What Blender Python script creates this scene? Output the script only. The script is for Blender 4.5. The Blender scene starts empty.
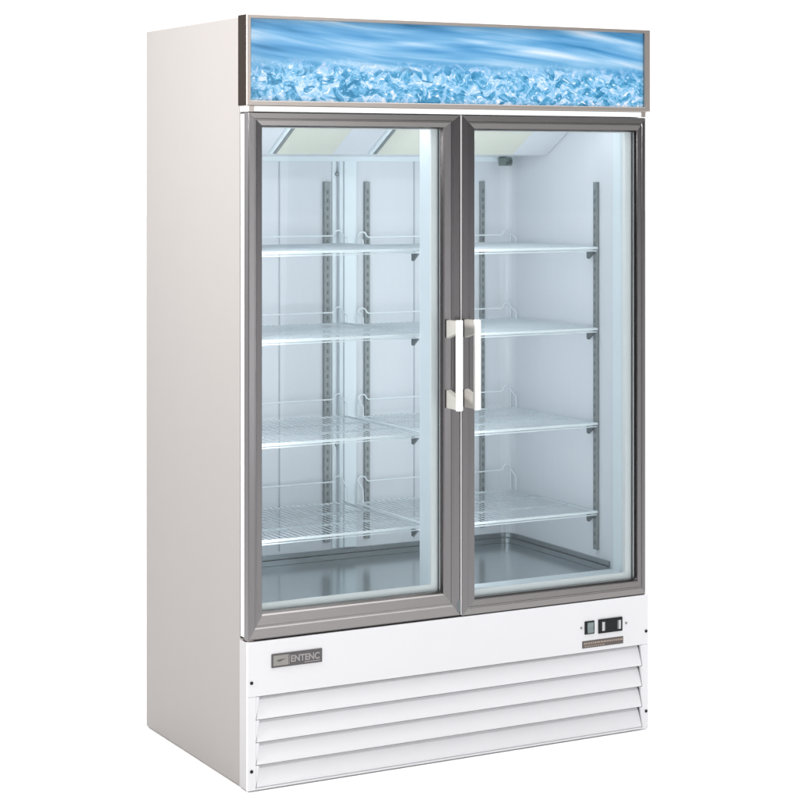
import bpy, bmesh, math, random
from mathutils import Vector, Matrix
R = math.radians
random.seed(4)
scene = bpy.context.scene
C = scene.collection
W, D, H = 1.257, 0.710, 2.0

# ------------------------------------------------------------------ camera
cam = bpy.data.objects.new('camera', bpy.data.cameras.new('camera'))
C.objects.link(cam)
cam.location = (-2.17596, -4.81159, 1.60470)
cam.rotation_euler = (R(90), 0, -0.498818)
cam.data.sensor_width = 36
cam.data.lens = 2047.27 / 800 * 36
cam.data.shift_y = (169.167 - 400) / 800
cam.data.clip_end = 2000
scene.camera = cam

# ------------------------------------------------------------------ world: white studio, dimmer behind the camera
w = bpy.data.worlds.new('World'); scene.world = w; w.use_nodes = True
nt = w.node_tree; nt.nodes.clear()
out = nt.nodes.new('ShaderNodeOutputWorld'); bg = nt.nodes.new('ShaderNodeBackground')
tc = nt.nodes.new('ShaderNodeTexCoord'); dot = nt.nodes.new('ShaderNodeVectorMath'); dot.operation = 'DOT_PRODUCT'
dot.inputs[1].default_value = (0.45, 0.89, 0.0)
ramp = nt.nodes.new('ShaderNodeMapRange'); ramp.inputs[1].default_value = -0.5; ramp.inputs[2].default_value = 0.85
ramp.inputs[3].default_value = 0.16; ramp.inputs[4].default_value = 1.9; ramp.interpolation_type = 'SMOOTHSTEP'
nt.links.new(tc.outputs['Generated'], dot.inputs[0]); nt.links.new(dot.outputs['Value'], ramp.inputs[0])
sep = nt.nodes.new('ShaderNodeSeparateXYZ'); nt.links.new(tc.outputs['Generated'], sep.inputs[0])
zz = nt.nodes.new('ShaderNodeMath'); zz.operation = 'MAXIMUM'; zz.inputs[1].default_value = 0; nt.links.new(sep.outputs['Z'], zz.inputs[0])
z2 = nt.nodes.new('ShaderNodeMath'); z2.operation = 'POWER'; z2.inputs[1].default_value = 2; nt.links.new(zz.outputs[0], z2.inputs[0])
za = nt.nodes.new('ShaderNodeMath'); za.operation = 'MULTIPLY_ADD'; za.inputs[1].default_value = 0.9      # brighter overhead
nt.links.new(z2.outputs[0], za.inputs[0]); nt.links.new(ramp.outputs[0], za.inputs[2])
nt.links.new(za.outputs[0], bg.inputs['Strength']); bg.inputs['Color'].default_value = (1, 1, 1, 1)
nt.links.new(bg.outputs[0], out.inputs[0])

# ------------------------------------------------------------------ lamps
def area(name, loc, target, sx, sy, power, col=(1, 1, 1)):
    l = bpy.data.lights.new(name, 'AREA'); l.shape = 'RECTANGLE'; l.size = sx; l.size_y = sy; l.energy = power; l.color = col
    o = bpy.data.objects.new(name, l); C.objects.link(o); o.location = loc
    o.rotation_euler = (Vector(target) - Vector(loc)).to_track_quat('-Z', 'Y').to_euler()
    return o
area('overhead_softbox', (1.2, -1.3, 4.4), (0.6, -0.3, 0.4), 3.2, 3.0, 95)
area('front_softbox', (1.9, -6.2, 1.7), (0.6, 0, 1.2), 2.2, 3.6, 60)
area('side_softbox', (-1.85, -0.08, 2.20), (0.0, 0.10, 1.70), 0.7, 0.7, 78, (1, 0.98, 0.95))
# unseen fill lights added inside to brighten the liner, behind mullion, stile and header
area('mullion_fill', (0.6285, 0.166, 1.10), (0.6285, 1.0, 1.10), 0.05, 1.20, 0.6, (0.97, 0.98, 1))
area('stile_fill', (0.075, 0.125, 1.10), (1.20, 0.42, 1.10), 0.02, 1.20, 1.9, (0.97, 0.98, 1))
area('bay_fill', (0.669, 0.110, 1.08), (1.2, 0.36, 1.08), 0.03, 1.20, 1.8, (0.98, 0.985, 1))
area('header_fill', (0.6285, 0.110, 1.755), (0.6285, 0.24, 0.5), 1.05, 0.04, 1.25, (0.98, 0.99, 1))

scene.view_settings.view_transform = 'Standard'
scene.view_settings.look = 'None'
scene.view_settings.exposure = 0
scene.view_settings.gamma = 1
scene.render.engine = 'CYCLES'
scene.cycles.max_bounces = 14
scene.cycles.transparent_max_bounces = 24

# ------------------------------------------------------------------ materials
def newmat(name):
    m = bpy.data.materials.new(name); m.use_nodes = True
    return m, m.node_tree, m.node_tree.nodes['Principled BSDF']
def N(nt, t, **k):
    n = nt.nodes.new(t)
    for a, b in k.items(): setattr(n, a, b)
    return n
def paint(name, col, rough=0.4, bump=0.0, scale=200, var=0.02, metal=0.0, stretch=(1, 1, 1), spec=0.5):
    m, nt, b = newmat(name)
    b.inputs['Roughness'].default_value = rough; b.inputs['Metallic'].default_value = metal
    b.inputs['Specular IOR Level'].default_value = spec
    tc = N(nt, 'ShaderNodeTexCoord'); mp = N(nt, 'ShaderNodeMapping'); mp.inputs['Scale'].default_value = stretch
    no = N(nt, 'ShaderNodeTexNoise'); no.inputs['Scale'].default_value = scale; no.inputs['Detail'].default_value = 4
    nt.links.new(tc.outputs['Object'], mp.inputs[0]); nt.links.new(mp.outputs[0], no.inputs[0])
    mx = N(nt, 'ShaderNodeMix', data_type='RGBA')
    mx.inputs[6].default_value = (*[c * (1 - var) for c in col], 1); mx.inputs[7].default_value = (*[min(1, c * (1 + var)) for c in col], 1)
    nt.links.new(no.outputs[0], mx.inputs[0]); nt.links.new(mx.outputs[2], b.inputs['Base Color'])
    if bump:
        bp = N(nt, 'ShaderNodeBump'); bp.inputs['Strength'].default_value = bump; bp.inputs['Distance'].default_value = 0.001
        nt.links.new(no.outputs[0], bp.inputs['Height']); nt.links.new(bp.outputs[0], b.inputs['Normal'])
    return m
M = {}
M['body'] = paint('shaded_white_enamel_body', (0.262, 0.247, 0.242), 0.5, 0.06, 9, 0.015, spec=0.35)  # white enamel greyed: shade of the side is put into the colour
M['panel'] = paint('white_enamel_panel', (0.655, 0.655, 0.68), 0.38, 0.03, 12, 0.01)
M['liner'] = paint('pale_blue_liner', (0.72, 0.755, 0.80), 0.3, 0.04, 6, 0.02, stretch=(12, 12, 0.6))
M['liner_light'] = paint('pale_liner_frame', (0.78, 0.86, 0.90), 0.3, 0, 6, 0.01)
M['gasket'] = paint('white_gasket', (0.86, 0.88, 0.88), 0.5, 0, 30, 0.02)
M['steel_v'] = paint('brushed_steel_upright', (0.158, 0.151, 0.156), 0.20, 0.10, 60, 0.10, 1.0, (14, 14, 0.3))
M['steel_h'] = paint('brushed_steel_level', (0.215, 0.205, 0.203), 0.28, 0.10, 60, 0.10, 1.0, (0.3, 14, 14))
M['bezel'] = paint('satin_bezel', (0.40, 0.36, 0.335), 0.38, 0.05, 60, 0.06, 1.0, (0.4, 10, 10))
M['bezel_side'] = paint('brown_bezel_side', (0.020, 0.014, 0.011), 0.5, 0.05, 60, 0.10, 0.0, (10, 10, 0.4), spec=0.05)
M['floor_tray'] = paint('stainless_floor_tray', (0.60, 0.65, 0.665), 0.18, 0.03, 30, 0.06, 0.9, (6, 0.5, 1))
M['rail'] = paint('dull_zinc_rail', (0.29, 0.32, 0.325), 0.42, 0.0, 80, 0.2, 0.4)
M['wire'] = paint('white_coated_wire', (0.82, 0.88, 0.91), 0.3, 0, 30, 0.02)
M['wire_deck'] = paint('coated_deck_wire', (0.56, 0.62, 0.66), 0.35, 0, 30, 0.02)
M['tray_rim'] = paint('tray_rim_steel', (0.30, 0.34, 0.36), 0.3, 0, 30, 0.05, 0.7)
M['seam'] = paint('seam_shadow_grey', (0.48, 0.53, 0.58), 0.5, 0, 30, 0.02)
M['lit_edge'] = paint('lit_edge_pale', (0.50, 0.49, 0.49), 0.4, 0, 30, 0.02)
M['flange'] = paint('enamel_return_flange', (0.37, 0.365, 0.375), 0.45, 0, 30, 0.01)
M['slot'] = paint('slot_shadow', (0.16, 0.185, 0.19), 0.6, 0, 30, 0.05)
M['mount'] = paint('cream_mount', (0.50, 0.485, 0.455), 0.35, 0, 30, 0.03)
M['dark'] = paint('dark_plastic', (0.007, 0.008, 0.010), 0.4, 0, 60, 0.1, spec=0.2)
M['bracket'] = paint('dark_bracket', (0.11, 0.13, 0.14), 0.45, 0, 60, 0.1)
M['handle'] = paint('ivory_handle', (0.74, 0.735, 0.725), 0.3, 0, 30, 0.01)
M['badge'] = paint('nickel_badge', (0.24, 0.232, 0.215), 0.4, 0, 80, 0.1, 0.5)
M['badge_dark'] = paint('nickel_badge_dark', (0.085, 0.078, 0.08), 0.45, 0, 80, 0.1, 0.3)
M['badge_ink'] = paint('badge_lettering', (0.28, 0.26, 0.268), 0.4, 0, 80, 0.02)
M['grey_key'] = paint('grey_key', (0.17, 0.21, 0.215), 0.4, 0, 60, 0.1)
M['pale_key'] = paint('pale_key', (0.45, 0.45, 0.46), 0.4, 0, 60, 0.05)
M['label_brown'] = paint('label_strip', (0.085, 0.068, 0.062), 0.4, 0, 40, 0.3)
M['label_ink'] = paint('label_lettering', (0.30, 0.24, 0.20), 0.5, 0, 40, 0.05)
M['lamp_cover'] = paint('cream_prismatic_cover', (0.70, 0.71, 0.63), 0.4, 0.4, 220, 0.04)
M['copper'] = paint('zinc_clip', (0.22, 0.27, 0.25), 0.4, 0, 60, 0.3, 0.4)
M['floor'] = paint('white_floor', (0.93, 0.93, 0.93), 0.7, 0, 2, 0.003, spec=0.1)

def glass_mat():
    m, nt, b = newmat('clear_door_glass'); nt.nodes.remove(b)
    o = nt.nodes['Material Output']
    tr = N(nt, 'ShaderNodeBsdfTransparent'); tr.inputs[0].default_value = (0.955, 0.975, 0.98, 1)
    gl = N(nt, 'ShaderNodeBsdfGlossy'); gl.inputs['Roughness'].default_value = 0.02
    fr = N(nt, 'ShaderNodeFresnel'); fr.inputs[0].default_value = 1.22
    mx = N(nt, 'ShaderNodeMixShader')
    nt.links.new(fr.outputs[0], mx.inputs[0]); nt.links.new(tr.outputs[0], mx.inputs[1]); nt.links.new(gl.outputs[0], mx.inputs[2])
    nt.links.new(mx.outputs[0], o.inputs[0]); return m
M['glass'] = glass_mat()

def banner_mat():
    """printed picture: silky blue water above, crushed ice below (object space, metres)"""
    m, nt, b = newmat('ice_and_water_print'); L = nt.links.new
    b.inputs['Roughness'].default_value = 0.28
    tc = N(nt, 'ShaderNodeTexCoord'); sp = N(nt, 'ShaderNodeSeparateXYZ'); L(tc.outputs['Object'], sp.inputs[0])
    def math_(op, a, b_=None, c=None):
        n = N(nt, 'ShaderNodeMath', operation=op)
        for i, v in enumerate((a, b_, c)):
            if v is None: continue
            if isinstance(v, (int, float)): n.inputs[i].default_value = v
            else: L(v, n.inputs[i])
        return n.outputs[0]
    # --- streaks that fall gently to the right
    def comb(x, z):
        c = N(nt, 'ShaderNodeCombineXYZ'); L(x, c.inputs[0]); L(z, c.inputs[2]); return c.outputs[0]
    xx = sp.outputs['X']; zz = sp.outputs['Z']
    bend = math_('MULTIPLY', math_('SINE', math_('MULTIPLY', xx, 5.0)), 0.010)
    zt = math_('ADD', math_('ADD', zz, math_('MULTIPLY', xx, 0.10)), bend)
    n1 = N(nt, 'ShaderNodeTexNoise'); n1.inputs['Scale'].default_value = 1; n1.inputs['Detail'].default_value = 3; n1.inputs['Roughness'].default_value = 0.45
    n1.inputs['Distortion'].default_value = 0.25
    L(comb(math_('MULTIPLY', xx, 2.6), math_('MULTIPLY', zt, 34)), n1.inputs[0])
    r1 = N(nt, 'ShaderNodeValToRGB'); e = r1.color_ramp.elements
    e[0].position = 0.30; e[0].color = (0.03, 0.20, 0.40, 1); e[1].position = 0.72; e[1].color = (0.72, 0.82, 0.94, 1)
    for p_, c_ in ((0.40, (0.085, 0.32, 0.60, 1)), (0.50, (0.17, 0.43, 0.70, 1)), (0.60, (0.36, 0.60, 0.82, 1))):
        k = e.new(p_); k.color = c_
    L(n1.outputs[0], r1.inputs[0])
    # --- crushed ice: facets of several sizes
    nd = N(nt, 'ShaderNodeTexNoise'); nd.inputs['Scale'].default_value = 22; nd.inputs['Detail'].default_value = 2
    L(tc.outputs['Object'], nd.inputs[0])
    vm = N(nt, 'ShaderNodeVectorMath', operation='SCALE'); vm.inputs['Scale'].default_value = 0.045; L(nd.outputs['Color'], vm.inputs[0])
    va = N(nt, 'ShaderNodeVectorMath', operation='ADD'); L(tc.outputs['Object'], va.inputs[0]); L(vm.outputs[0], va.inputs[1])
    mp = N(nt, 'ShaderNodeMapping'); mp.inputs['Scale'].default_value = (1, 0, 1.5); L(va.outputs[0], mp.inputs[0])
    v1 = N(nt, 'ShaderNodeTexVoronoi'); v1.inputs['Scale'].default_value = 44; L(mp.outputs[0], v1.inputs[0])
    v2 = N(nt, 'ShaderNodeTexVoronoi', feature='DISTANCE_TO_EDGE'); v2.inputs['Scale'].default_value = 30; L(mp.outputs[0], v2.inputs[0])
    n2 = N(nt, 'ShaderNodeTexNoise'); n2.inputs['Scale'].default_value = 40; n2.inputs['Detail'].default_value = 6; n2.inputs['Roughness'].default_value = 0.68; n2.inputs['Distortion'].default_value = 1.1
    L(mp.outputs[0], n2.inputs[0])
    sc = N(nt, 'ShaderNodeSeparateColor'); L(v1.outputs['Color'], sc.inputs[0])
    f = math_('ADD', math_('MULTIPLY', sc.outputs[0], 0.26), math_('MULTIPLY', n2.outputs[0], 0.74))
    f = math_('ADD', f, math_('MULTIPLY', math_('LESS_THAN', v2.outputs['Distance'], 0.04), 0.06))
    n4 = N(nt, 'ShaderNodeTexNoise'); n4.inputs['Scale'].default_value = 17; n4.inputs['Detail'].default_value = 2; n4.inputs['Distortion'].default_value = 1.6
    L(mp.outputs[0], n4.inputs[0])
    # glassy caustic lines: bright where the swirled noise crosses its middle
    ridge = math_('SUBTRACT', 1.0, math_('MINIMUM', math_('MULTIPLY', math_('ABSOLUTE', math_('SUBTRACT', n4.outputs[0], 0.5)), 13.0), 1.0))
    f = math_('ADD', math_('SUBTRACT', f, 0.055), math_('MULTIPLY', ridge, 0.10))
    spark = N(nt, 'ShaderNodeTexNoise'); spark.inputs['Scale'].default_value = 70; spark.inputs['Detail'].default_value = 1; L(mp.outputs[0], spark.inputs[0])
    sm = N(nt, 'ShaderNodeMapRange'); sm.inputs[1].default_value = 0.63; sm.inputs[2].default_value = 0.70; sm.inputs[4].default_value = 0.32; L(spark.outputs[0], sm.inputs[0])
    f = math_('ADD', f, sm.outputs[0])
    r2 = N(nt, 'ShaderNodeValToRGB'); e = r2.color_ramp.elements
    e[0].position = 0.30; e[0].color = (0.02, 0.20, 0.38, 1); e[1].position = 0.86; e[1].color = (0.95, 0.96, 0.97, 1)
    for p_, c_ in ((0.41, (0.07, 0.34, 0.58, 1)), (0.50, (0.20, 0.50, 0.76, 1)), (0.60, (0.42, 0.66, 0.90, 1)), (0.70, (0.70, 0.80, 0.96, 1))):
        k = e.new(p_); k.color = c_
    L(f, r2.inputs[0])
    # --- ragged shoreline between the two
    n3 = N(nt, 'ShaderNodeTexNoise'); n3.inputs['Scale'].default_value = 9; n3.inputs['Detail'].default_value = 4; L(tc.outputs['Object'], n3.inputs[0])
    zb = math_('ADD', zz, math_('MULTIPLY', math_('SUBTRACT', n3.outputs[0], 0.5), 0.05))
    mr = N(nt, 'ShaderNodeMapRange'); mr.inputs[1].default_value = 1.855; mr.inputs[2].default_value = 1.895; L(zb, mr.inputs[0])
    # darker water line just above the ice
    band = math_('SUBTRACT', 1.0, math_('MINIMUM', math_('MULTIPLY', math_('ABSOLUTE', math_('SUBTRACT', zb, 1.893)), 45.0), 1.0))
    mx0 = N(nt, 'ShaderNodeMix', data_type='RGBA'); L(math_('MULTIPLY', band, 0.30), mx0.inputs[0]); L(r1.outputs[0], mx0.inputs[6]); mx0.inputs[7].default_value = (0.12, 0.38, 0.60, 1)
    mx = N(nt, 'ShaderNodeMix', data_type='RGBA'); L(mr.outputs[0], mx.inputs[0]); L(r2.outputs[0], mx.inputs[6]); L(mx0.outputs[2], mx.inputs[7])
    dk = N(nt, 'ShaderNodeMix', data_type='RGBA', blend_type='MULTIPLY'); dk.inputs[0].default_value = 1
    L(mx.outputs[2], dk.inputs[6]); dk.inputs[7].default_value = (0.77, 0.79, 0.81, 1)
    L(dk.outputs[2], b.inputs['Base Color'])
    return m
M['banner'] = banner_mat()

# ------------------------------------------------------------------ mesh helpers
def quadring(bm, a, b):
    n = len(a)
    for i in range(n): bm.faces.new((a[i], a[(i + 1) % n], b[(i + 1) % n], b[i]))
def bx(bm, x0, x1, y0, y1, z0, z1, bev=0.0, seg=2):
    r = bmesh.ops.create_cube(bm, size=1, matrix=Matrix.Translation(((x0 + x1) / 2, (y0 + y1) / 2, (z0 + z1) / 2)) @ Matrix.Diagonal((x1 - x0, y1 - y0, z1 - z0, 1)))
    if bev:
        es = {e for v in r['verts'] for e in v.link_edges}
        bmesh.ops.bevel(bm, geom=list(es), offset=bev, segments=seg, profile=0.5, affect='EDGES')
def tube(bm, pts, rad, n=6, cap=True):
    pts = [Vector(p) for p in pts]; rings = []; up = None
    for i, p in enumerate(pts):
        a = pts[max(i - 1, 0)]; b = pts[min(i + 1, len(pts) - 1)]; t = (b - a).normalized()
        if up is None: up = Vector((0, 0, 1)) if abs(t.z) < .9 else Vector((0, 1, 0))
        s = t.cross(up).normalized(); u = s.cross(t).normalized(); up = u
        rings.append([bm.verts.new(p + rad * (math.cos(k * 2 * math.pi / n) * s + math.sin(k * 2 * math.pi / n) * u)) for k in range(n)])
    for a, b in zip(rings, rings[1:]): quadring(bm, a, b)
    if cap: bm.faces.new(rings[0][::-1]); bm.faces.new(rings[-1])
def prism_x(bm, poly, x0, x1):
    a = [bm.verts.new((x0, y, z)) for y, z in poly]; b = [bm.verts.new((x1, y, z)) for y, z in poly]
    quadring(bm, a, b); bm.faces.new(a[::-1]); bm.faces.new(b)
def prism_z(bm, poly, z0, z1):
    a = [bm.verts.new((x, y, z0)) for x, y in poly]; b = [bm.verts.new((x, y, z1)) for x, y in poly]
    quadring(bm, a, b); bm.faces.new(a[::-1]); bm.faces.new(b)
def prism_y(bm, poly, y0, y1):
    a = [bm.verts.new((x, y0, z)) for x, z in poly]; b = [bm.verts.new((x, y1, z)) for x, z in poly]
    quadring(bm, a, b); bm.faces.new(a[::-1]); bm.faces.new(b)
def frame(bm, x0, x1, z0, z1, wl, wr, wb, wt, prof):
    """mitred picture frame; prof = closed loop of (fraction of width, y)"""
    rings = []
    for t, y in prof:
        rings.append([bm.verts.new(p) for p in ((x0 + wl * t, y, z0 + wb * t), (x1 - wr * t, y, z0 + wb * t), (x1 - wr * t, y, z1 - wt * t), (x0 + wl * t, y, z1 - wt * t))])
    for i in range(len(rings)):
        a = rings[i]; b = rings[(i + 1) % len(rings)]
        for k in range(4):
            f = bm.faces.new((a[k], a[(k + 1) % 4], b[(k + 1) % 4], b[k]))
            f.material_index = k % 2          # 0 level members, 1 uprights
def cyl_y(bm, x, z, y0, y1, r, n=16):
    prism_y(bm, [(x + r * math.cos(2 * math.pi * k / n), z + r * math.sin(2 * math.pi * k / n)) for k in range(n)], y0, y1)
def obj(name, bm, mats, parent=None, loc=(0, 0, 0), label=None, smooth=False):
    bmesh.ops.recalc_face_normals(bm, faces=bm.faces)
    me = bpy.data.meshes.new(name); bm.to_mesh(me); bm.free()
    for m in (mats if isinstance(mats, (list, tuple)) else [mats]): me.materials.append(m)
    if smooth:
        for p in me.polygons: p.use_smooth = True
    o = bpy.data.objects.new(name, me); C.objects.link(o); o.location = loc
    if parent: o.parent = parent
    if label: o['label'] = label
    return o
def B(): return bmesh.new()
def dup(o, parent, loc):
    c = o.copy(); C.objects.link(c); c.parent = parent; c.location = loc
    for ch in list(o.children):
        d = ch.copy(); C.objects.link(d); d.parent = c
    return c

# ------------------------------------------------------------------ setting
bm = B(); bx(bm, -60, 60, -60, 60, -0.05, 0)
fl = obj('floor', bm, M['floor']); fl['kind'] = 'structure'

# ------------------------------------------------------------------ the refrigerator
fr = bpy.data.objects.new('display_refrigerator', None); C.objects.link(fr)
fr.location = (W / 2, D / 2, 0)
fr['label'] = 'upright white two door glass front display refrigerator with a blue ice sign on top'
fr['category'] = 'refrigerator'
O = (-W / 2, -D / 2, 0)
Z0 = 0.003
# cabinet shell
bm = B()
side = [(0.710, Z0), (0.710, 2.0), (0.052, 2.0), (0.052, 0.388), (0.036, 0.388), (0.036, Z0)]
prism_x(bm, side, 0.0, 0.048)
prism_x(bm, side, W - 0.048, W)
bmesh.ops.bevel(bm, geom=list(bm.edges), offset=0.0035, segments=3, profile=0.5, affect='EDGES')
bx(bm, 0.048, W - 0.048, 0.680, 0.707, Z0, 1.997)
bx(bm, 0.048, W - 0.048, 0.0525, 0.680, 1.775, 1.997)
bx(bm, 0.048, W - 0.048, 0.0545, 0.680, Z0 + 0.01, 0.425)
bx(bm, 0.048, W - 0.048, 0.0535, 0.075, 1.735, 1.775)
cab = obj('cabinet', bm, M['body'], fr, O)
# liner: left wall, rounded back corners, right wall in one bent sheet; ceiling
XL, XR, YB = 0.052, W - 0.052, 0.672
def arc(cx, cy, r, a0, a1, n=8): return [(cx + r * math.cos(R(a0 + (a1 - a0) * i / n)), cy + r * math.sin(R(a0 + (a1 - a0) * i / n))) for i in range(n + 1)]
rr = 0.045
path = [(XL, 0.100)] + arc(XL + rr, YB - rr, rr, 180, 90) + arc(XR - rr, YB - rr, rr, 90, 0) + [(XR, 0.100)]
off = [(XL - 0.003, 0.100)] + arc(XL + rr, YB - rr, rr + 0.003, 180, 90) + arc(XR - rr, YB - rr, rr + 0.003, 90, 0) + [(XR + 0.003, 0.100)]
bm = B(); prism_z(bm, path + off[::-1], 0.430, 1.774)
bx(bm, XL + 0.001, XR - 0.001, 0.078, YB - 0.002, 1.766, 1.7735)
liner = obj('inner_liner', bm, M['liner'], fr, O, smooth=False)
# seams in the back sheet: shallow raised joints
bm = B()
for x in (0.405, 0.86):
    bx(bm, x - 0.0015, x + 0.0015, YB - 0.003, YB - 0.0002, 0.475, 1.63)
obj('seam', bm, M['seam'], liner)
# front surround of the opening
bm = B()
prism_z(bm, [(XR + 0.003, 0.0535), (XR + 0.003, 0.099), (XR - 0.004, 0.099), (XR - 0.006, 0.094), (XR - 0.006, 0.060), (XR - 0.002, 0.0535)], 0.431, 1.765)
prism_z(bm, [(XL - 0.003, 0.0535), (XL - 0.003, 0.099), (XL + 0.004, 0.099), (XL + 0.006, 0.094), (XL + 0.006, 0.060), (XL + 0.002, 0.0535)], 0.431, 1.765)
prism_x(bm, [(0.0535, 0.4255), (0.0535, 0.440), (0.060, 0.446), (0.108, 0.446), (0.116, 0.441), (0.116, 0.4255)], XL + 0.006, XR - 0.006)
obj('opening_surround', bm, M['liner_light'], fr, O)
# mullion between the doors
bm = B()
bx(bm, 0.592, 0.665, 0.0535, 0.158, 0.4465, 1.7645, 0.004)
mul = obj('centre_mullion', bm, M['liner_light'], fr, O)
# centre post on the back wall
bm = B()
bx(bm, 0.597, 0.655, YB - 0.016, YB - 0.0005, 0.470, 1.640, 0.003)
post = obj('back_post', bm, M['liner_light'], fr, O)
bm = B(); bx(bm, 0.6085, 0.6125, YB - 0.0185, YB - 0.0162, 0.472, 1.638)
obj('post_groove', bm, M['seam'], post)
bm = B(); bx(bm, 0.578, 0.590, YB - 0.005, YB - 0.0005, 0.470, 1.640, 0.001)
obj('edge_strip', bm, M['liner_light'], post)
for z in (1.590, 1.10, 0.78):
    bm = B(); cyl_y(bm, 0.592, z, YB - 0.012, YB - 0.004, 0.0055, 10); obj('screw', bm, M['rail'], post)
# floor tray with upturned rim
bm = B()
bx(bm, XL + 0.001, XR - 0.001, 0.1165, YB - 0.001, 0.4262, 0.436)
tray = obj('floor_tray', bm, M['floor_tray'], fr, O)
def rim(d0, d1, z0, z1):
    def ring(d): return [(XL + d, 0.118)] + arc(XL + rr, YB - rr, rr - d, 180, 90) + arc(XR - rr, YB - rr, rr - d, 90, 0) + [(XR - d, 0.118)]
    bm = B(); prism_z(bm, ring(d0) + ring(d1)[::-1], z0, z1); return bm
bm = rim(0.0004, 0.007, 0.4535, 0.466)
obj('tray_lip', bm, M['tray_rim'], tray)
bm = rim(0.0004, 0.014, 0.4365, 0.4515)
obj('tray_rim', bm, M['tray_rim'], tray)
# evaporator cover that slopes up to the front
bm = B()
prof = [(0.6715, 1.632), (0.6715, 1.764), (0.262, 1.764), (0.262, 1.758), (0.455, 1.648), (0.640, 1.643), (0.648, 1.632)]
prism_x(bm, prof, XL + 0.002, XR - 0.002)
ev = obj('ceiling_cover', bm, M['liner'], fr, O)
sl = (1.758 - 1.648) / (0.262 - 0.455)
def slope(x0, x1, ya, yb, t0, t1, bm):
    # a slab lying on the slope, t0/t1 below it
    n = Vector((-sl, 1)).normalized(); n = Vector((n[0], n[1]))  # (y, z) normal upward
    P = []
    for yy, t in ((ya, t0), (yb, t0), (yb, t1), (ya, t1)):
        zz = 1.648 + sl * (yy - 0.455); P.append((yy - n[0] * t, zz - n[1] * t))
    prism_x(bm, P, x0, x1)
for x0, x1 in ((0.285, 0.466), (0.605, 1.072)):
    bm = B(); slope(x0, x1, 0.278, 0.447, 0.0004, 0.006, bm)
    lc = obj('lamp_cover', bm, M['lamp_cover'], fr, O)
    bm = B(); slope(x0 - 0.010, x0 - 0.0005, 0.275, 0.440, 0.0004, 0.010, bm); obj('end_cap', bm, M['rail'], lc)
    bm = B(); slope(x0 - 0.020, x0 - 0.0105, 0.275, 0.445, 0.0004, 0.008, bm); obj('end_trim', bm, M['liner_light'], lc)
bm = B(); bx(bm, XL + 0.002, 1.140, 0.648, 0.6718, 1.628, 1.6315, 0.0005); bx(bm, XL + 0.002, 1.14, 0.640, 0.6475, 1.6285, 1.6425, 0.001)
obj('light_strip', bm, M['liner_light'], ev)
bm = B(); bx(bm, 1.142, 1.170, 0.600, 0.640, 1.615, 1.6415, 0.003)
clip = obj('sensor_clip', bm, M['copper'], fr, O)
bm = B(); bx(bm, 1.146, 1.155, 0.596, 0.5995, 1.619, 1.628); bx(bm, 1.159, 1.167, 0.596, 0.5995, 1.622, 1.634); obj('contact', bm, M['bracket'], clip)

# shelf standards (slotted rails)
def standard(nm, x0, x1, y0, y1, axis):
    z0, z1 = 0.49, 1.567
    bm = B()
    bx(bm, x0, x1, y0, y1, z0, z1, 0.0008, 1)
    o = obj('shelf_standard', bm, M['rail'], fr, O)
    bm = B(); z = z0 + 0.015
    while z < z1 - 0.015:
        if axis == 'y': bx(bm, (x0 + x1) / 2 - 0.003, (x0 + x1) / 2 + 0.003, y0 - 0.0006, y0 - 0.0001, z, z + 0.012)
        else: bx(bm, x0 - 0.0006, x0 - 0.0001, (y0 + y1) / 2 - 0.003, (y0 + y1) / 2 + 0.003, z, z + 0.012)
        z += 0.025
    obj('slots', bm, M['slot'], o)
standard('', 0.548, 0.569, YB - 0.012, YB - 0.0008, 'y')
standard('', 0.685, 0.702, YB - 0.012, YB - 0.0008, 'y')
standard('', 1.092, 1.106, YB - 0.012, YB - 0.0008, 'y')
standard('', 0.150, 0.172, YB - 0.012, YB - 0.0008, 'y')
standard('', XR - 0.010, XR - 0.0006, 0.174, 0.193, 'x')
standard('', XL + 0.0006, XL + 0.010, 0.172, 0.196, 'x')

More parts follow.
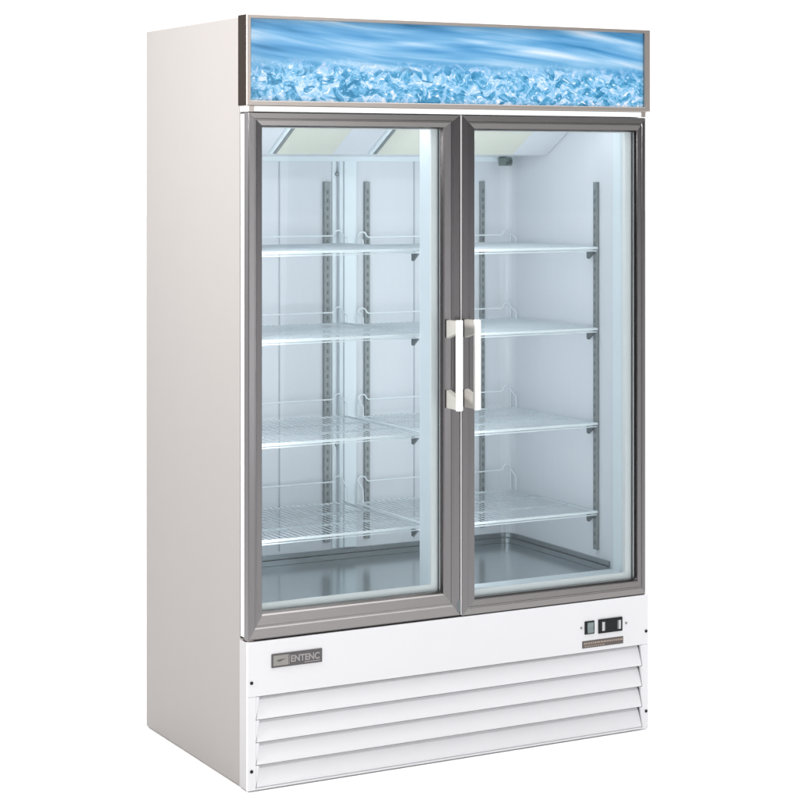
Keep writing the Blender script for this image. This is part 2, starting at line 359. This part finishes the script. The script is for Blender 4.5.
# wire shelves
def make_shelf(x0, x1, lip, clip_side, level_rods):
    """local origin at the shelf's front-left corner"""
    Lw = x1 - x0; dp = 0.470
    bm = B()
    r = 0.0022; n = int(Lw / 0.0180)
    for i in range(n + 1):
        x = 0.004 + (Lw - 0.008) * i / n
        tube(bm, [(x, 0.001, 0.0035), (x, dp, 0.0035)], 0.00125, 5)
    for y in (0.155, 0.315):
        tube(bm, [(0, y, -0.0005), (Lw, y, -0.0005)], 0.003, 8)
    deck = obj('wire_shelf', bm, M['wire_deck'], fr)
    bm = B()
    tube(bm, [(0, 0, 0), (Lw, 0, 0)], 0.0038, 10)
    tube(bm, [(0, 0.002, -0.0085), (Lw, 0.002, -0.0085)], 0.0018, 8)
    obj('front_rod', bm, M['wire'], deck)
    bm = B()
    for x in (0.0, Lw):
        tube(bm, [(x, 0, 0), (x, dp, 0)], 0.0034, 8)
    tube(bm, [(0, dp, 0), (Lw, dp, 0)], 0.003, 8)
    obj('side_rods', bm, M['wire'], deck)
    bm = B()
    def loop(xa, sgn):
        c = []
        for k in range(9):
            a = math.pi * k / 8
            c.append((xa + sgn * (0.014 - 0.014 * math.cos(a)), dp + 0.004, lip + 0.004 + 0.012 * math.sin(a)))
        return [(xa, dp + 0.004, 0)] + c
    pl = loop(0.004, 1); pr = loop(Lw - 0.004, -1)
    tube(bm, pl + [(0.040, dp + 0.004, lip)] + [(Lw - 0.040, dp + 0.004, lip)] + pr[::-1], 0.0022, 8)
    tube(bm, [(0.004, dp - 0.03, 0), (0.004, dp - 0.028, lip * 0.7), (0.004, dp + 0.004, lip + 0.003)], 0.002, 8)
    tube(bm, [(Lw - 0.004, dp - 0.03, 0), (Lw - 0.004, dp - 0.028, lip * 0.7), (Lw - 0.004, dp + 0.004, lip + 0.003)], 0.002, 8)
    obj('back_lip', bm, M['wire'], deck)
    for xx, s in ((Lw - 0.001, -1), (0.001, 1)):
        bm = B()
        prism_x(bm, [(0.006, -0.0110), (0.044, -0.0110), (0.044, -0.031), (0.036, -0.033)], min(xx, xx + s * 0.006), max(xx, xx + s * 0.006))
        obj('bracket', bm, M['bracket'], deck)
    return deck
YF = 0.172
levels = ((1.380, 0.026), (1.143, 0.034), (0.866, 0.052), (0.608, 0.064))
for i, (z, lip) in enumerate(levels):
    a = make_shelf(XL + 0.006, 0.606, lip, 1, None); a.location = (XL + 0.006 - W / 2, YF - D / 2, z)
    b = make_shelf(0.650, XR - 0.010, lip, 1, None); b.location = (0.650 - W / 2, YF - D / 2, z - 0.006)

bm = B(); bx(bm, 0.0005, W - 0.0005, 0.0005, 0.0515, 1.7536, 1.7682, 0.001)  # white strip added to brighten the shadowed gap below the sign
obj('bright_gap_strip', bm, M['gasket'], fr, O)
# ------------------------------------------------------------------ doors
PROF = [(0.0, 0.028), (0.0, 0.0025), (0.05, 0.0), (0.40, 0.0), (0.44, 0.0022), (0.50, 0.0022), (0.54, 0.0006), (0.88, 0.0016), (0.93, 0.0050), (1.0, 0.0125), (1.0, 0.028)]
def door(x0, x1, z0, z1, wl, wr, wb, wt, hx, lab):
    bm = B(); frame(bm, x0, x1, z0, z1, wl, wr, wb, wt, PROF)
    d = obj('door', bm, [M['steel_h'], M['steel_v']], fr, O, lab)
    gx0, gx1, gz0, gz1 = x0 + wl, x1 - wr, z0 + wb, z1 - wt
    bm = B(); bx(bm, gx0 - 0.004, gx1 + 0.004, 0.015, 0.019, gz0 - 0.004, gz1 + 0.004)
    # keep the pane inside the frame's rebate: trim back to the opening
    bm.free(); bm = B(); bx(bm, gx0 + 0.0004, gx1 - 0.0004, 0.015, 0.019, gz0 + 0.0004, gz1 - 0.0004)
    obj('glass_pane', bm, M['glass'], d)
    # white spacer and magnetic gasket behind the glass
    bm = B(); frame(bm, x0 + (0.0 if x0 < .1 else 0.004), x1 - 0.004, z0 + 0.004, z1 - 0.004, wl + 0.006, wr + 0.016, wb + 0.014, wt - 0.002,
                    [(0, 0.0285), (1, 0.0285), (1, 0.034), (0.9, 0.040), (0.9, 0.050), (0, 0.050)])
    for f in bm.faces: f.material_index = 0
    obj('gasket', bm, M['gasket'], d)
    # handle: flat bar on two blocks
    bm = B()
    bx(bm, hx, hx + 0.0185, -0.064, -0.052, 0.954, 1.199, 0.003, 3)
    h = obj('handle', bm, M['handle'], d)
    for zc, s in ((1.196, -1), (0.957, 1)):
        bm = B()
        prism_x(bm, [(-0.0005, zc), (-0.0515, zc), (-0.0515, zc + s * 0.034), (-0.0005, zc + s * 0.050)], hx + 0.0015, hx + 0.0170)
        bmesh.ops.bevel(bm, geom=list(bm.edges), offset=0.0015, segments=2, affect='EDGES')
        obj('handle_mount', bm, M['mount'], h)
    return d, (gx0, gx1, gz0, gz1)
d1, _ = door(0.0015, 0.6325, 0.3905, 1.7515, 0.0435, 0.055, 0.0685, 0.038, 0.586, 'left door with the wider meeting stile')
d2, _ = door(0.6375, 1.2465, 0.388, 1.7515, 0.0455, 0.031, 0.044, 0.041, 0.642, 'right door')
# pale added strip imitating the door's lit side face, hinge pins and bottom corner caps
bm = B(); bx(bm, 0.6329, 0.6371, 0.0, 0.027, 0.392, 1.752, 0.0008); obj('lit_edge_strip', bm, M['lit_edge'], d2)
for d, x, z0_, z1_ in ((d1, 0.010, 0.3900, 1.7515), (d2, 1.238, 0.3875, 1.7515)):
    bm = B(); bx(bm, x - 0.008, x + 0.008, 0.006, 0.024, z0_ - 0.0025, z0_ - 0.0004, 0.0004); obj('hinge', bm, M['bezel'], d)
    bm = B(); bx(bm, x - 0.007, x + 0.007, -0.0012, 0.0003, z1_ + 0.0015, z1_ + 0.016, 0.0005); obj('hinge', bm, M['bezel'], d)
bm = B(); bx(bm, 0.622, 0.6322, -0.001, 0.02, 0.4, 0.43, 0.001)
obj('lock_plate', bm, M['bracket'], d1)

# ------------------------------------------------------------------ sign on top
bm = B()
SB = [(0.0, 0.050), (0.0, -0.001), (0.15, -0.003), (0.85, -0.003), (1.0, -0.001), (1.0, 0.006), (0.4, 0.006), (0.4, 0.050)]
frame(bm, -0.0055, 1.2615, 1.769, 2.0035, 0.0135, 0.0195, 0.013, 0.010, SB)
for f in bm.faces: f.material_index = 0
for f in bm.faces:
    if abs(f.calc_center_median().x + 0.0055) < 1e-4 or abs(f.calc_center_median().x - 1.2615) < 1e-4: f.material_index = 1
sign = obj('sign_box', bm, [M['bezel'], M['bezel_side']], fr, O)
bm = B(); bx(bm, 0.0045, 1.2455, 0.0065, 0.010, 1.779, 1.9985)
obj('sign_panel', bm, M['banner'], sign, label='printed panel of blue water over crushed ice')

# ------------------------------------------------------------------ lower front panel
bm = B()
# one sheet: upper band, two stiles and a foot rail, bent back at the edges
bx(bm, -0.0012, W - 0.001, 0.0, 0.009, 0.2445, 0.3862, 0.0012)
bx(bm, -0.0012, 0.0225, 0.0002, 0.009, Z0, 0.2443, 0.0008)
bx(bm, 1.2345, W - 0.001, 0.0002, 0.009, Z0, 0.2443, 0.0008)
bx(bm, 0.0227, 1.2343, 0.0004, 0.009, Z0, 0.0085, 0.0008)
fp = obj('front_panel', bm, M['panel'], fr, O)
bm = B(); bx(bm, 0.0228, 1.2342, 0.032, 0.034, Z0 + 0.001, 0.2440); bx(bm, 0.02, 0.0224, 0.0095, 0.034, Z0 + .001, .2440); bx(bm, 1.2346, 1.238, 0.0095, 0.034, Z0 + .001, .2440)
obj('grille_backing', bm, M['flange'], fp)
zt = [0.2440, 0.1835, 0.1250, 0.0665, 0.0085]
def louvre(z1, z0):
    """pressed louvre: leans out towards its lower lip, ends cut on a slant"""
    bm = B()
    P = [(0.0150, z1 - 0.0042), (0.0105, z1 - 0.010), (0.0015, z0 + 0.010), (0.0006, z0 + 0.0035), (0.002, z0 + 0.0008), (0.014, z0 + 0.002), (0.014, z0 + 0.003),
         (0.0034, z0 + 0.0025), (0.003, z0 + 0.010), (0.0118, z1 - 0.0103), (0.0165, z1 - 0.0047)]
    t = lambda z: (z - z0) / (z1 - z0)
    va = [bm.verts.new((0.0240 + 0.0105 * t(z), y, z)) for y, z in P]
    vb = [bm.verts.new((1.2330 - 0.0065 * t(z), y, z)) for y, z in P]
    quadring(bm, va, vb); bm.faces.new(va[::-1]); bm.faces.new(vb)
    o = obj('louvre', bm, M['panel'], fp)
    bm = B(); prism_y(bm, [(0.0226, z0 + 0.003), (0.0226, z1 - 0.0006), (0.0322, z1 - 0.0006)], 0.0006, 0.0085); obj('louvre_cheek', bm, M['panel'], o)
    bm = B(); prism_y(bm, [(1.2344, z0 + 0.003), (1.2344, z1 - 0.0006), (1.2284, z1 - 0.0006)], 0.0006, 0.0085); obj('louvre_cheek', bm, M['panel'], o)
for k in range(4): louvre(zt[k], zt[k + 1])
bm = B(); bx(bm, -0.0012, -0.0002, 0.0092, 0.0500, Z0 + 0.001, 0.3855, 0.0004); obj('side_flange', bm, M['flange'], fp)
for x, z in ((0.010, 0.281), (0.010, 0.053), (1.2475, 0.282), (1.2475, 0.053)):
    bm = B(); cyl_y(bm, x, z, -0.0016, -0.0001, 0.0044, 14); obj('screw', bm, M['dark'], fp)
# badge
def text(body, size, x, z, y, mat, parent, nm='lettering', sx=1.0, bold=0.0):
    cu = bpy.data.curves.new(nm, 'FONT'); cu.body = body; cu.size = size; cu.extrude = 0.0003; cu.offset = bold
    t = bpy.data.objects.new(nm, cu); C.objects.link(t)
    dg = bpy.context.evaluated_depsgraph_get(); me = bpy.data.meshes.new_from_object(t.evaluated_get(dg))
    bpy.data.objects.remove(t)
    me.transform(Matrix.Translation((x, y, z)) @ Matrix.Rotation(R(90), 4, 'X') @ Matrix.Diagonal((sx, 1, 1, 1)))
    me.materials.clear(); me.materials.append(mat)
    o = bpy.data.objects.new(nm, me); C.objects.link(o); o.parent = parent; return o
bm = B(); bx(bm, 0.066, 0.2120, -0.0030, -0.0001, 0.3135, 0.3495, 0.0013, 2)
bd = obj('badge', bm, M['badge_dark'], fp)
bm = B(); bx(bm, 0.0705, 0.1135, -0.0036, -0.0031, 0.3185, 0.3450, 0.0002, 1); obj('badge_plate', bm, M['badge'], bd)
bm = B(); prism_y(bm, [(0.0785, 0.331), (0.090, 0.3345), (0.106, 0.3345), (0.096, 0.3315), (0.088, 0.3285)], -0.0041, -0.0037); obj('badge_mark', bm, M['badge_dark'], bd)
bm = B(); bx(bm, 0.1150, 0.1165, -0.0038, -0.0031, 0.3190, 0.3455); obj('badge_rule', bm, M['badge_ink'], bd)
bm = B(); bx(bm, 0.160, 0.206, -0.0036, -0.0031, 0.3185, 0.3205); obj('badge_rule', bm, M['badge_ink'], bd)
text('ENTENC', 0.0235, 0.1195, 0.3245, -0.0034, M['badge_ink'], bd, sx=0.93, bold=0.0007)
# rocker switch
bm = B(); bx(bm, 1.0365, 1.0690, -0.0030, -0.0001, 0.2945, 0.3315, 0.0012)
sw = obj('power_switch', bm, M['dark'], fp)
bm = B(); prism_x(bm, [(-0.0031, 0.2985), (-0.0060, 0.2985), (-0.0036, 0.313), (-0.0060, 0.3275), (-0.0031, 0.3275)], 1.0445, 1.0645); obj('rocker', bm, M['grey_key'], sw)
# temperature controller
bm = B(); bx(bm, 1.0825, 1.1640, -0.0040, -0.0001, 0.2925, 0.3325, 0.0015)
tcn = obj('temperature_controller', bm, M['dark'], fp)
for x in (1.0935, 1.1490):
    bm = B(); bx(bm, x, x + 0.0085, -0.0052, -0.0041, 0.2995, 0.3245, 0.0004, 1); obj('button', bm, M['pale_key'], tcn)
bm = B(); bx(bm, 1.107, 1.143, -0.0046, -0.0041, 0.3005, 0.3245); obj('display_window', bm, M['dark'], tcn)
for x in (1.1035, 1.1455):
    bm = B(); bx(bm, x, x + 0.0012, -0.0045, -0.0041, 0.300, 0.325)
    obj('window_edge', bm, M['grey_key'], tcn)
# warning strip below
bm = B(); bx(bm, 1.0285, 1.1680, -0.0010, -0.0001, 0.2560, 0.2765, 0.0003, 1)
ls = obj('label_strip', bm, M['label_brown'], fp)
bm = B(); x = 1.034
while x < 1.160:
    wd = random.uniform(0.004, 0.010); bx(bm, x, x + wd, -0.0014, -0.0011, 0.2665, 0.2715); x += wd + 0.002
x = 1.036
while x < 1.10:
    wd = random.uniform(0.003, 0.007); bx(bm, x, x + wd, -0.0014, -0.0011, 0.2595, 0.2625); x += wd + 0.002
obj('fine_print', bm, M['label_ink'], ls)
for x, z in ((1.0255, 0.3145), (1.1785, 0.3125)):
    bm = B(); cyl_y(bm, x, z, -0.0018, -0.0001, 0.0034, 12); obj('screw', bm, M['badge'], fp)
